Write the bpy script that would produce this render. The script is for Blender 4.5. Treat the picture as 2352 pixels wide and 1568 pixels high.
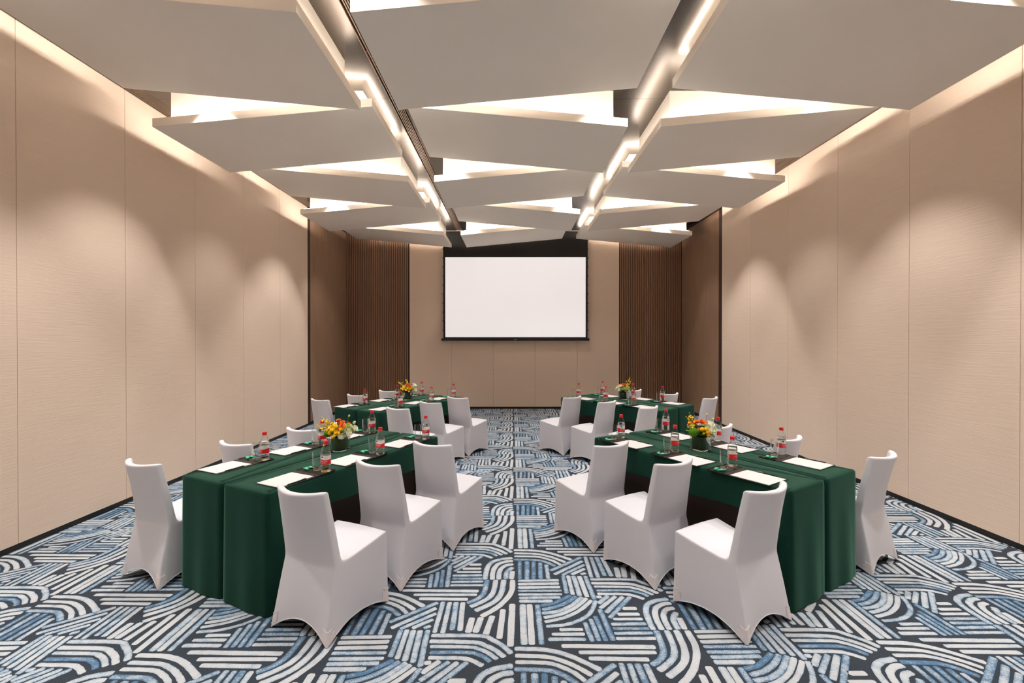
import bpy, bmesh, math, random
from mathutils import Vector, Matrix
random.seed(7)
PI = math.pi
for o in list(bpy.data.objects): bpy.data.objects.remove(o, do_unlink=True)
sc = bpy.context.scene
COL = sc.collection

# ------------------------------------------------------------------ camera, world, exposure
cam_d = bpy.data.cameras.new('camera'); cam = bpy.data.objects.new('camera', cam_d); COL.objects.link(cam)
cam_d.sensor_width = 36.0; cam_d.lens = 1045.0 / 2352 * 36.0
cam_d.clip_start = 0.02
cam.location = (0, 0, 1.70)
cam.rotation_euler = (PI / 2 - math.atan(6 / 1045.0), 0, 0)
sc.camera = cam
w = bpy.data.worlds.new('world'); sc.world = w; w.use_nodes = True
w.node_tree.nodes['Background'].inputs[0].default_value = (1, .93, .85, 1)
w.node_tree.nodes['Background'].inputs[1].default_value = 0.02
sc.view_settings.view_transform = 'Standard'; sc.view_settings.look = 'None'
sc.view_settings.gamma = 1; sc.view_settings.use_curve_mapping = False
sc.view_settings.exposure = 0.62
LED = 28.0            # strength of the cove strips
SPOT = 104.0           # watts of the recessed downlights
WASH = 52.0          # strength of the wall-side cove strips
SCREEN = 0.50         # emission of the lit screen
sc.cycles.max_bounces = 14; sc.cycles.diffuse_bounces = 6; sc.cycles.glossy_bounces = 6
sc.cycles.transmission_bounces = 12; sc.cycles.transparent_max_bounces = 32
sc.cycles.sample_clamp_indirect = 4.0
sc.cycles.use_denoising = True

# ------------------------------------------------------------------ materials
def lin(c):
    return tuple(((x / 255.0) / 12.92 if x / 255.0 <= .04045 else ((x / 255.0 + .055) / 1.055) ** 2.4) for x in c) + (1,)
MATS = {}
def mat(name, rgb, rough=.6, metal=0, spec=.5, sheen=0, trans=0, ior=1.45, coat=0, emit=0, emit_rgb=None,
        noise=None, bump=None, srgb=True):
    """noise = (scale, amount, stretch)   bump = (scale, strength, stretch)"""
    m = bpy.data.materials.new(name); m.use_nodes = True; nt = m.node_tree
    b = nt.nodes['Principled BSDF']
    c = lin(rgb) if srgb else tuple(rgb) + (1,)
    b.inputs['Base Color'].default_value = c
    b.inputs['Roughness'].default_value = rough; b.inputs['Metallic'].default_value = metal
    b.inputs['Specular IOR Level'].default_value = spec; b.inputs['IOR'].default_value = ior
    b.inputs['Transmission Weight'].default_value = trans; b.inputs['Coat Weight'].default_value = coat
    b.inputs['Sheen Weight'].default_value = sheen
    if emit:
        b.inputs['Emission Color'].default_value = lin(emit_rgb or rgb); b.inputs['Emission Strength'].default_value = emit
    tc = None
    def coords(stretch):
        nonlocal tc
        tc = tc or nt.nodes.new('ShaderNodeTexCoord')
        mp = nt.nodes.new('ShaderNodeMapping'); mp.inputs['Scale'].default_value = stretch
        nt.links.new(tc.outputs['Object'], mp.inputs['Vector']); return mp.outputs['Vector']
    if noise:
        sca, amt, st = noise
        n = nt.nodes.new('ShaderNodeTexNoise'); n.inputs['Scale'].default_value = sca; n.inputs['Detail'].default_value = 5
        nt.links.new(coords(st), n.inputs['Vector'])
        mr = nt.nodes.new('ShaderNodeMapRange'); mr.inputs['From Min'].default_value = .25; mr.inputs['From Max'].default_value = .75
        mr.inputs['To Min'].default_value = 1 - amt; mr.inputs['To Max'].default_value = 1 + amt
        nt.links.new(n.outputs['Fac'], mr.inputs['Value'])
        mx = nt.nodes.new('ShaderNodeMix'); mx.data_type = 'RGBA'; mx.blend_type = 'MULTIPLY'; mx.inputs['Factor'].default_value = 1
        mx.inputs['A'].default_value = c; nt.links.new(mr.outputs['Result'], mx.inputs['B'])
        nt.links.new(mx.outputs['Result'], b.inputs['Base Color'])
    if bump:
        sca, stg, st = bump
        n = nt.nodes.new('ShaderNodeTexNoise'); n.inputs['Scale'].default_value = sca; n.inputs['Detail'].default_value = 3
        nt.links.new(coords(st), n.inputs['Vector'])
        bp = nt.nodes.new('ShaderNodeBump'); bp.inputs['Strength'].default_value = stg; bp.inputs['Distance'].default_value = .004
        nt.links.new(n.outputs['Fac'], bp.inputs['Height']); nt.links.new(bp.outputs['Normal'], b.inputs['Normal'])
    MATS[name] = m; return m

def shell_mat(name, tint, gloss=.9, rough=.02, base=.02):
    """thin clear wall (bottle plastic, drinking glass): mostly see-through, a Fresnel reflection on top"""
    m = bpy.data.materials.new(name); m.use_nodes = True; nt = m.node_tree; nt.nodes.clear()
    out = nt.nodes.new('ShaderNodeOutputMaterial'); mx = nt.nodes.new('ShaderNodeMixShader')
    tr = nt.nodes.new('ShaderNodeBsdfTransparent'); tr.inputs['Color'].default_value = tint + (1,)
    gl = nt.nodes.new('ShaderNodeBsdfGlossy'); gl.inputs['Roughness'].default_value = rough
    gl.inputs['Color'].default_value = (1, 1, 1, 1)
    lw = nt.nodes.new('ShaderNodeLayerWeight'); lw.inputs['Blend'].default_value = .28
    mu = nt.nodes.new('ShaderNodeMath'); mu.operation = 'MULTIPLY_ADD'; mu.inputs[1].default_value = gloss; mu.inputs[2].default_value = base
    nt.links.new(lw.outputs['Fresnel'], mu.inputs[0]); nt.links.new(mu.outputs[0], mx.inputs['Fac'])
    nt.links.new(tr.outputs[0], mx.inputs[1]); nt.links.new(gl.outputs[0], mx.inputs[2]); nt.links.new(mx.outputs[0], out.inputs[0])
    MATS[name] = m; return m

M_wall = mat('wall_fabric', (233, 211, 191), .9, spec=.2, noise=(1, .035, (3, 3, 150)), bump=(1, .42, (4, 4, 140)))
M_joint = mat('joint_dark', (96, 82, 70), .9)
M_black = mat('black_trim', (24, 21, 20), .45)
M_dbrown = mat('dark_brown_post', (58, 38, 28), .55)
M_wood = mat('walnut_veneer', (154, 124, 101), .45, noise=(5, .22, (14, 14, .35)))
M_slat = mat('walnut_slat', (142, 108, 83), .5, noise=(5, .2, (16, 16, .4)))
M_slatback = mat('slat_backing', (60, 40, 28), .8)
M_ceil = mat('ceiling_metal_paint', (86, 79, 73), .27, metal=.8, spec=.5, noise=(6, .05, (1, 1, 1)))
M_ceiln = mat('ceiling_plain', (150, 135, 120), .8)
M_panel = mat('panel_white_paint', (246, 236, 223), .7, spec=.25, noise=(2, .012, (1, 1, 1)))
M_led = mat('led_strip', (255, 255, 255), .5, emit=LED, emit_rgb=(255, 245, 234))
M_wash = mat('led_wall_washer', (255, 255, 255), .5, emit=WASH, emit_rgb=(255, 245, 234))
M_grille = mat('grille_metal', (122, 100, 84), .45, metal=.3)
M_void = mat('grille_void', (26, 16, 12), .9)
M_white = mat('white_spandex', (227, 225, 230), .75, spec=.25, sheen=.15, noise=(4, .012, (1, 1, 1)), bump=(500, .05, (1, 1, 1)))
M_pocket = mat('white_spandex_doubled', (238, 230, 229), .7, spec=.25, sheen=.15)
M_green = mat('green_velvet', (18, 55, 44), .75, spec=.12, sheen=.62, noise=(7, .16, (1, 1, .35)), bump=(9, .25, (1, 1, .4)))
gb = M_green.node_tree.nodes['Principled BSDF']; gb.inputs['Sheen Tint'].default_value = (.42, .95, .70, 1); gb.inputs['Sheen Roughness'].default_value = .30
M_tabledark = mat('dark_table_wood', (48, 34, 27), .6)
M_steel = mat('table_steel', (90, 90, 92), .35, metal=.9)
M_leather = mat('black_leather', (44, 40, 39), .42, bump=(220, .15, (1, 1, 1)))
M_tray = mat('black_lacquer', (26, 24, 24), .28)
M_paper = mat('paper', (218, 215, 213), .8)
M_print = mat('paper_print', (214, 178, 172), .8)
M_pen = mat('pen_black', (22, 22, 24), .3)
M_chrome = mat('chrome', (220, 220, 220), .15, metal=1)
M_cap = mat('red_cap', (232, 32, 40), .35)
M_lred = mat('label_red', (222, 30, 42), .45)
M_lwhite = mat('label_white', (232, 234, 230), .45)
M_ltext = mat('label_text', (246, 226, 224), .5)
M_ltree = mat('label_tree', (18, 66, 52), .5)
M_lmount = mat('label_mountain', (188, 204, 206), .5)
M_water = mat('water', (255, 255, 255), 0.0, trans=1, ior=1.12, spec=.5)
M_glassb = mat('glass_base', (250, 255, 253), 0.0, trans=1, ior=1.45)
M_bottle = shell_mat('bottle_plastic', (.985, .992, .99), .3)
M_glass = shell_mat('thin_glass', (.99, .995, .992), .38, base=.006)
M_mint = mat('mint_wrapper', (44, 184, 138), .3, coat=.5)
M_mintw = mat('mint_wrapper_pale', (150, 226, 200), .3, coat=.5)
M_leaf = mat('leaf_green', (52, 88, 28), .5, noise=(30, .25, (1, 1, 1)))
M_leafd = mat('leaf_dark', (24, 50, 20), .6, noise=(20, .3, (1, 1, .3)))
M_yel = mat('flower_yellow', (250, 208, 24), .6)
M_yeld = mat('flower_yellow_eye', (226, 168, 10), .7)
M_ora = mat('flower_orange', (236, 112, 34), .6)
M_orad = mat('flower_orange_eye', (170, 84, 30), .7)
M_crm = mat('flower_cream', (250, 249, 232), .6)
M_crmg = mat('flower_pale_green', (206, 220, 140), .6)
M_lime = mat('flower_lime', (116, 172, 30), .7, noise=(60, .3, (1, 1, 1)))
M_stem = mat('stem_green', (104, 140, 60), .5)
M_border = mat('screen_black', (22, 19, 18), .75)
M_screen = mat('screen_lit', (205, 202, 202), .8, emit=SCREEN, emit_rgb=(232, 226, 226))
M_bar = mat('screen_bar', (16, 15, 15), .35)
M_silver = mat('silver_print', (170, 170, 172), .4)
M_trimw = mat('white_trim', (235, 230, 222), .5)

def carpet_mat():
    m = bpy.data.materials.new('carpet_stroke'); m.use_nodes = True; nt = m.node_tree; b = nt.nodes['Principled BSDF']
    b.inputs['Roughness'].default_value = .95; b.inputs['Specular IOR Level'].default_value = .1
    at = nt.nodes.new('ShaderNodeAttribute'); at.attribute_name = 'blue'
    tc = nt.nodes.new('ShaderNodeTexCoord')
    n1 = nt.nodes.new('ShaderNodeTexNoise'); n1.inputs['Scale'].default_value = 15; n1.inputs['Detail'].default_value = 6; n1.inputs['Roughness'].default_value = .75
    n2 = nt.nodes.new('ShaderNodeTexNoise'); n2.inputs['Scale'].default_value = 160; n2.inputs['Detail'].default_value = 2
    nt.links.new(tc.outputs['Object'], n1.inputs['Vector']); nt.links.new(tc.outputs['Object'], n2.inputs['Vector'])
    def math_(op, a, bb, clamp=False):
        k = nt.nodes.new('ShaderNodeMath'); k.operation = op; k.use_clamp = clamp
        for i, v in enumerate((a, bb)):
            if isinstance(v, (int, float)): k.inputs[i].default_value = v
            else: nt.links.new(v, k.inputs[i])
        return k.outputs[0]
    ae = nt.nodes.new('ShaderNodeAttribute'); ae.attribute_name = 'edge'
    s = math_('ADD', at.outputs['Fac'], math_('MULTIPLY', math_('POWER', ae.outputs['Fac'], 2.5), .42))
    s = math_('ADD', s, math_('MULTIPLY', math_('SUBTRACT', n1.outputs['Fac'], .5), 1.9))
    s = math_('ADD', s, math_('MULTIPLY', math_('SUBTRACT', n2.outputs['Fac'], .5), 1.5))
    cr = nt.nodes.new('ShaderNodeValToRGB'); e = cr.color_ramp.elements
    e[0].position = .28; e[0].color = lin((203, 206, 209)); e[1].position = 1.0; e[1].color = lin((86, 120, 152))
    k = cr.color_ramp.elements.new(.66); k.color = lin((158, 178, 195))
    nt.links.new(s, cr.inputs['Fac'])
    mx = nt.nodes.new('ShaderNodeMix'); mx.data_type = 'RGBA'; mx.blend_type = 'MULTIPLY'; mx.inputs['Factor'].default_value = 1
    mr = nt.nodes.new('ShaderNodeMapRange'); mr.inputs['From Min'].default_value = .3; mr.inputs['From Max'].default_value = .7; mr.inputs['To Min'].default_value = .86; mr.inputs['To Max'].default_value = 1.08
    nt.links.new(n2.outputs['Fac'], mr.inputs['Value'])
    nt.links.new(cr.outputs['Color'], mx.inputs['A']); nt.links.new(mr.outputs['Result'], mx.inputs['B'])
    nt.links.new(mx.outputs['Result'], b.inputs['Base Color'])
    return m
M_stroke = carpet_mat()
M_carpet = mat('carpet_ground', (60, 66, 74), .95, spec=.1, noise=(220, .35, (1, 1, 1)), bump=(350, .3, (1, 1, 1)))

# ------------------------------------------------------------------ object helpers
def tag(o, label=None, cat=None, group=None, kind=None):
    if label: o['label'] = label
    if cat: o['category'] = cat
    if group: o['group'] = group
    if kind: o['kind'] = kind
    return o
def thing(name, label, cat, loc=(0, 0, 0), rz=0, group=None):
    o = bpy.data.objects.new(name, None); o.empty_display_size = .05; COL.objects.link(o)
    o.location = loc; o.rotation_euler = (0, 0, rz); return tag(o, label, cat, group)
def link(name, me, parent=None, loc=None, rz=None):
    o = bpy.data.objects.new(name, me); COL.objects.link(o)
    if parent: o.parent = parent
    if loc: o.location = loc
    if rz is not None: o.rotation_euler = (0, 0, rz)
    return o
class G:
    """geometry collector"""
    def __init__(s): s.v = []; s.f = []
    def add(s, vs, fs):
        b = len(s.v); s.v += [tuple(p) for p in vs]; s.f += [tuple(b + i for i in f) for f in fs]; return s
    def box(s, x0, x1, y0, y1, z0, z1):
        return s.add([(x0, y0, z0), (x1, y0, z0), (x1, y1, z0), (x0, y1, z0), (x0, y0, z1), (x1, y0, z1), (x1, y1, z1), (x0, y1, z1)],
                     [(0, 3, 2, 1), (4, 5, 6, 7), (0, 1, 5, 4), (1, 2, 6, 5), (2, 3, 7, 6), (3, 0, 4, 7)])
    def lathe(s, prof, n=24, cx=0, cy=0, e=None, caps=(True, True)):
        b = len(s.v); m = len(prof)
        for r, z in prof:
            for i in range(n):
                a = 2 * PI * i / n; c, d = math.cos(a), math.sin(a)
                k = 1.0 if e is None else (abs(c) ** e + abs(d) ** e) ** (-1.0 / e)
                s.v.append((cx + r * k * c, cy + r * k * d, z))
        for j in range(m - 1):
            for i in range(n):
                i2 = (i + 1) % n
                s.f.append((b + j * n + i, b + j * n + i2, b + (j + 1) * n + i2, b + (j + 1) * n + i))
        if caps[0]: s.f.append(tuple(b + i for i in reversed(range(n))))
        if caps[1]: s.f.append(tuple(b + (m - 1) * n + i for i in range(n)))
        return s
    def tube(s, pts, r, n=6, r1=None):
        pts = [Vector(p) for p in pts]; b = len(s.v); m = len(pts)
        for j, p in enumerate(pts):
            t = (pts[min(j + 1, m - 1)] - pts[max(j - 1, 0)]).normalized()
            u = t.cross(Vector((0, 0, 1))) if abs(t.z) < .9 else t.cross(Vector((1, 0, 0)))
            u.normalize(); v = t.cross(u); rr = r if r1 is None else r + (r1 - r) * j / (m - 1)
            for i in range(n):
                a = 2 * PI * i / n; q = p + u * (rr * math.cos(a)) + v * (rr * math.sin(a)); s.v.append(tuple(q))
        for j in range(m - 1):
            for i in range(n):
                i2 = (i + 1) % n; s.f.append((b + j * n + i, b + j * n + i2, b + (j + 1) * n + i2, b + (j + 1) * n + i))
        s.f.append(tuple(b + i for i in reversed(range(n)))); s.f.append(tuple(b + (m - 1) * n + i for i in range(n))); return s
    def mesh(s, name, m, smooth=False, bevel=0, seg=2, recalc=True):
        me = bpy.data.meshes.new(name); me.from_pydata(s.v, [], s.f); me.validate()
        if bevel or recalc:
            bm = bmesh.new(); bm.from_mesh(me)
            if recalc: bmesh.ops.recalc_face_normals(bm, faces=bm.faces)
            if bevel:
                es = [e for e in bm.edges if len(e.link_faces) == 2 and e.calc_face_angle(0) > .5]
                bmesh.ops.bevel(bm, geom=es, offset=bevel, segments=seg, profile=.5, affect='EDGES')
            bm.to_mesh(me); bm.free()
        if smooth: 
            for p in me.polygons: p.use_smooth = True
            if smooth != 'full': me.set_sharp_from_angle(angle=.7)
        me.materials.append(m); return me
    def obj(s, name, m, parent=None, **k):
        loc = k.pop('loc', None); rz = k.pop('rz', None)
        return link(name, s.mesh(name, m, **k), parent, loc, rz)
def boxobj(name, m, parent, b, **k): return G().box(*b).obj(name, m, parent, **k)
def dup(root, loc, rz, label=None, group=None):
    """a copy of a thing with copies of its parts and their sub-parts"""
    r = root.copy(); COL.objects.link(r); r.location = loc; r.rotation_euler = (0, 0, rz)
    if label: r['label'] = label
    if group: r['group'] = group
    for ch in list(root.children):
        c = ch.copy(); COL.objects.link(c); c.parent = r
        for g in ch.children:
            d = g.copy(); COL.objects.link(d); d.parent = c
    return r
# ------------------------------------------------------------------ room shell
XL, XR, YB, YE, ZC = -3.98, 4.09, -5.5, 11.05, 4.26
STROKES = [[0.8,0.059,3.466,0.055,3.216],[0.7,0.114,3.459,0.106,3.216],[1,0.165,3.459,0.153,3.216],[0.8,0.214,3.441,0.204,3.22],[0.5,0.257,3.41,0.258,3.22],[0.2,0.05,3.187,0.322,3.195],[0.1,0.05,3.143,0.318,3.153],[0.3,0.049,3.099,0.322,3.107],[0.6,0.048,3.058,0.328,3.063],[0.5,0.049,3.015,0.326,3.019],[0.5,0.054,2.977,0.311,2.982],[0.4,0.055,2.938,0.255,2.94],[0.9,0.19,2.892,0.266,2.916,0.333,2.963,0.382,3.002],[0.7,0.197,2.848,0.283,2.879,0.361,2.932,0.418,2.991],[0.5,0.194,2.81,0.278,2.828,0.37,2.883,0.456,2.982],[0.2,0.201,2.767,0.3,2.798,0.404,2.87,0.485,2.968],[0.2,0.203,2.724,0.321,2.766,0.43,2.845,0.513,2.945],[0.5,0.209,2.681,0.317,2.696,0.42,2.747,0.492,2.824,0.542,2.941],[0.6,0.367,3.252,0.365,3.036],[0.4,0.403,3.252,0.405,3.021],[0.4,0.441,3.247,0.448,3.007],[0.3,0.481,3.244,0.495,2.993],[0.5,0.525,3.247,0.537,2.965],[0.6,-0.483,2.918,-0.729,2.724],[0.4,-0.483,2.858,-0.705,2.669],[0.5,-0.474,2.803,-0.649,2.661],[0.3,-0.483,2.743,-0.58,2.667],[0.4,-0.487,2.682,-0.512,2.667],[0.3,-0.454,2.597,-0.178,2.594,-0.112,2.56,-0.048,2.507,-0.008,2.453],[0.2,-0.455,2.547,-0.219,2.54,-0.15,2.514,-0.095,2.478,-0.045,2.426],[0.3,-0.446,2.504,-0.237,2.5,-0.174,2.481,-0.125,2.449,-0.083,2.408],[0.8,-0.439,2.456,-0.242,2.456,-0.189,2.443,-0.149,2.42,-0.119,2.39],[0.2,-0.439,2.415,-0.272,2.412,-0.21,2.394,-0.157,2.359],[0.3,0.563,2.986,0.583,2.988],[0.3,0.561,2.918,0.63,2.994],[0.4,0.561,2.866,0.679,2.991],[0.4,0.588,2.82,0.726,2.986],[0.6,0.598,2.766,0.775,2.986],[0.1,0.703,2.86,0.778,2.86],[0.1,0.659,2.799,0.78,2.799],[0.2,0.621,2.75,0.786,2.751],[0.5,0.598,2.701,0.792,2.705],[0.7,0.599,2.66,0.802,2.66],[0.5,0.597,2.616,0.807,2.62],[0.4,0.598,2.571,0.813,2.573],[0.6,0.437,2.711,0.451,2.552],[0.7,0.476,2.746,0.49,2.556],[0.8,0.509,2.775,0.529,2.556],[0.7,0.552,2.845,0.57,2.559],[0.2,0.285,2.649,0.408,2.652],[0.3,0.237,2.609,0.412,2.611],[0.3,0.213,2.564,0.411,2.564],[0.2,0.283,2.509,0.783,2.5],[0.1,0.37,2.456,0.775,2.456],[0.1,0.417,2.411,0.719,2.403],[0.3,0.068,2.895,0.067,2.528],[0.2,0.112,2.895,0.111,2.528],[0.6,0.163,2.892,0.165,2.528],[0.2,-0.244,2.755,-0.255,2.632],[0.2,-0.189,2.759,-0.211,2.632],[0.2,-0.121,2.775,-0.15,2.611],[0.1,-0.057,2.841,-0.071,2.578],[0.0,0.002,2.899,-0.009,2.514],[0.7,-0.176,3.192,-0.186,3.048,-0.217,2.973,-0.281,2.921],[0.3,-0.115,3.192,-0.125,3.048,-0.166,2.959,-0.257,2.882],[0.2,-0.059,3.192,-0.071,3.038,-0.12,2.927,-0.223,2.839],[0.1,0.004,3.19,-0.004,3.048,-0.061,2.918,-0.124,2.837,-0.182,2.783],[0.4,-0.19,3.213,-0.186,3.345,-0.157,3.447,-0.091,3.497,-0.005,3.519],[0.2,-0.139,3.213,-0.137,3.333,-0.107,3.419,-0.054,3.459,-0.002,3.472],[0.2,-0.094,3.214,-0.089,3.328,-0.053,3.398,0.001,3.421],[0.5,-0.043,3.215,-0.038,3.305,0.001,3.369],[0.1,-0.003,3.217,0.004,3.311],[0.4,-0.445,2.926,-0.448,2.629],[0.4,-0.401,2.921,-0.401,2.625],[0.6,-0.36,2.921,-0.35,2.654],[0.3,-0.316,2.918,-0.303,2.647],[0.2,0.023,2.486,0.161,2.48,0.255,2.456,0.328,2.419,0.404,2.365,0.45,2.329],[0.1,0.025,2.431,0.178,2.423,0.249,2.4,0.312,2.365,0.36,2.328,0.399,2.293],[0.2,0.025,2.382,0.175,2.378,0.236,2.359,0.287,2.329,0.327,2.296,0.36,2.255],[0.8,0.02,2.33,0.151,2.326,0.216,2.315,0.265,2.285,0.318,2.234]]
fl = boxobj('floor', M_carpet, None, (-4.2, 4.3, YB - .1, YE + .1, -.1, 0))
tag(fl, 'dark slate carpet printed with patches of white and blue brush strokes', kind='structure')

def carpet():
    """the tufted strokes: one repeat drawn stroke by stroke, laid out over the whole floor"""
    def smooth(pts):
        if len(pts) < 3: return pts
        out = []
        for i in range(len(pts) - 1):
            p0 = pts[max(i - 1, 0)]; p1 = pts[i]; p2 = pts[i + 1]; p3 = pts[min(i + 2, len(pts) - 1)]
            for k in range(4):
                t = k / 4.0
                out.append(tuple(.5 * (2 * b + (c - a) * t + (2 * a - 5 * b + 4 * c - d) * t * t + (3 * b - a - 3 * c + d) * t ** 3) for a, b, c, d in zip(p0, p1, p2, p3)))
        return out + [pts[-1]]
    def wide(s):      # the broad strokes of the S-shaped column run along the room
        return len(s) < 20 and abs(s[-1] - s[2]) > 1.6 * abs(s[-2] - s[1]) and s[1] < .16 and s[1] > -.29 and s[2] > 2.3 and s[0] < .75
    rnd = random.Random(3); proto = []
    for s in STROKES:
        pts = [(s[i], s[i + 1]) for i in range(1, len(s), 2)]
        pts = smooth(pts)
        if len(pts) == 2:
            a, b = pts; L = math.dist(a, b); n = max(2, int(L / .08))
            pts = [(a[0] + (b[0] - a[0]) * i / n, a[1] + (b[1] - a[1]) * i / n) for i in range(n + 1)]
        base = (.0190 if s[0] == 0 or wide(s) else .0155) + rnd.uniform(-.0012, .0018)
        L = []; R = []; m = len(pts)
        for j, p in enumerate(pts):
            q0 = pts[max(j - 1, 0)]; q1 = pts[min(j + 1, m - 1)]; dx, dy = q1[0] - q0[0], q1[1] - q0[1]; d = math.hypot(dx, dy) or 1
            nx, ny = -dy / d, dx / d; wl = base + rnd.uniform(-.0014, .0014); wr = base + rnd.uniform(-.0014, .0014)
            L.append((p[0] + nx * wl, p[1] + ny * wl)); R.append((p[0] - nx * wr, p[1] - ny * wr))
        def cap(p, q):       # a blunt, slightly rounded end
            d = math.dist(p, q) or 1; ux, uy = (p[0] - q[0]) / d, (p[1] - q[1]) / d; e = base * .55
            return [(p[0] + ux * e - uy * base * .62, p[1] + uy * e + ux * base * .62), (p[0] + ux * e + uy * base * .62, p[1] + uy * e - ux * base * .62)]
        c0 = cap(pts[0], pts[1]); c1 = cap(pts[-1], pts[-2])
        poly = [c0[1], c0[0]]
        proto.append((s[0], L, R, c0, c1))
    ax, ay, by = 1.0155, -.5565, 1.165
    V = []; F = []; B = []; E = []
    for i in range(-5, 6):
        for j in range(-12, 14):
            ox, oy = i * ax, i * ay + j * by
            for blue, L, R, c0, c1 in proto:
                x, y = L[0][0] + ox, L[0][1] + oy
                if not (-4.6 < x < 4.7 and .2 < y < 11.9): continue
                bl = min(1, max(0, blue + rnd.uniform(-.12, .12))); b = len(V); m = len(L)
                C = [((p[0] + q[0]) / 2, (p[1] + q[1]) / 2) for p, q in zip(L, R)]
                for S in (L, C, R): V += [(p[0] + ox, p[1] + oy, .0012) for p in S]
                V += [(p[0] + ox, p[1] + oy, .0012) for p in c0 + c1]
                E += [1] * m + [0] * m + [1] * m + [1] * 4
                for k in range(m - 1):
                    F.append((b + k, b + m + k, b + m + k + 1, b + k + 1)); F.append((b + m + k, b + 2 * m + k, b + 2 * m + k + 1, b + m + k + 1)); B += [bl, bl]
                z = b + 3 * m     # blunt ends beyond the first and the last point
                F += [(b, z + 1, b + m), (z + 1, z, b + m), (z, b + 2 * m, b + m)]
                F += [(b + m - 1, b + 2 * m - 1, z + 2), (z + 2, b + 2 * m - 1, z + 3), (z + 3, b + 2 * m - 1, b + 3 * m - 1)]; B += [bl] * 6
    me = bpy.data.meshes.new('carpet_strokes'); me.from_pydata(V, [], F)
    a = me.attributes.new('blue', 'FLOAT', 'FACE'); a.data.foreach_set('value', B)
    a = me.attributes.new('edge', 'FLOAT', 'POINT'); a.data.foreach_set('value', [float(q) for q in E])
    bm = bmesh.new(); bm.from_mesh(me)
    for co, no in (((XL, 0, 0), (-1, 0, 0)), ((XR, 0, 0), (1, 0, 0)), ((0, YE, 0), (0, 1, 0))):
        bmesh.ops.bisect_plane(bm, geom=bm.verts[:] + bm.edges[:] + bm.faces[:], plane_co=co, plane_no=no, clear_outer=True)
    bm.to_mesh(me); bm.free()
    for p in me.polygons:
        if p.normal.z < 0: p.flip()
    me.materials.append(M_stroke)
    o = link('carpet_strokes', me, fl); o['kind'] = 'stuff'
carpet()

def side_wall(name, X, s, lab):
    """s = -1 left, +1 right; panels of stretched fabric, recessed joints, black base, dark post, walnut end"""
    def bx(a, b, *r): return (min(a, b), max(a, b)) + r
    wl = boxobj(name, M_joint, None, bx(X + s * .022, X + s * .1, YB, 8.87, 0, ZC + .1)); tag(wl, lab, kind='structure')
    ys = [YB, -4.58, -3.55, -2.52, -1.49, -.46, .57, 1.60, 2.63, 3.66, 4.69, 5.72, 6.75, 7.81, 8.87]
    for a, b in zip(ys, ys[1:]):
        boxobj('wall_panel', M_wall, wl, bx(X, X + s * .022, a + .002, b - .002, .05, ZC), bevel=.0015, seg=1)
    o = 'left' if s < 0 else 'right'
    tag(boxobj('baseboard_' + o, M_black, None, bx(X + s * .002, X + s * .03, YB, 8.87, 0, .052)), 'low black skirting along the ' + o + ' fabric wall', kind='structure')
    XW = -4.02 if s < 0 else 4.12
    tag(boxobj('trim_1' if s < 0 else 'trim_2', M_dbrown, None, bx(XW, XW + s * .08, 8.87, 9.07, 0, ZC)), 'dark brown post where the ' + o + ' fabric wall ends', kind='structure')
    wd = boxobj('wall_%s_end' % o, M_slatback, None, bx(XW + s * .02, XW + s * .1, 9.07, YE + .1, 0, ZC + .1)); tag(wd, 'walnut clad end of the %s wall beyond the dark post' % o, kind='structure')
    boxobj('wood_panel', M_wood, wd, bx(XW, XW + s * .02, 9.072, YE, .05, ZC))
    tag(boxobj('baseboard_%s_end' % o, M_black, None, bx(XW, XW + s * .018, 9.07, YE, 0, .05)), 'dark skirting below the %s walnut end wall' % o, kind='structure')
side_wall('wall_left', XL, -1, 'left wall of beige horizontally ribbed fabric panels')
side_wall('wall_right', XR, 1, 'right wall of beige horizontally ribbed fabric panels')

wf = boxobj('wall_far', M_joint, None, (-4.1, 4.2, YE + .022, YE + .12, 0, ZC + .2)); tag(wf, 'far wall with beige fabric panels between two walnut slat fields', kind='structure')
xs = [-2.49, -1.47, -.455, .56, 1.586, 2.60]
for a, b in zip(xs, xs[1:]):
    boxobj('wall_panel', M_wall, wf, (a + .002, b - .002, YE, YE + .022, .05, ZC + .1), bevel=.0015, seg=1)
for a, b in ((-4.02, -2.50), (2.61, 4.12)):
    boxobj('slat_backing', M_slatback, wf, (a, b, YE + .012, YE + .022, .05, ZC + .1))
    boxobj('edge_strip', M_black, wf, ((b - .006, b + .008, YE - .004, YE + .02, .05, ZC + .1) if a < 0 else (a - .008, a + .006, YE - .004, YE + .02, .05, ZC + .1)))
    g = G(); n = 34; p = (b - a - .02) / n
    for i in range(n): g.box(a + .01 + i * p, a + .01 + i * p + p * .64, YE - .008, YE + .012, .05, ZC + .1)
    tag(g.obj('slat', M_slat, wf), kind='stuff')
tag(boxobj('baseboard_far', M_black, None, (-4.02, 4.12, YE - .004, YE + .02, 0, .05)), 'low black skirting along the far wall', kind='structure')
wb = boxobj('wall_back', M_wall, None, (-4.1, 4.2, YB - .12, YB, 0, ZC + .1)); tag(wb, 'beige wall behind the camera', kind='structure')

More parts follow.
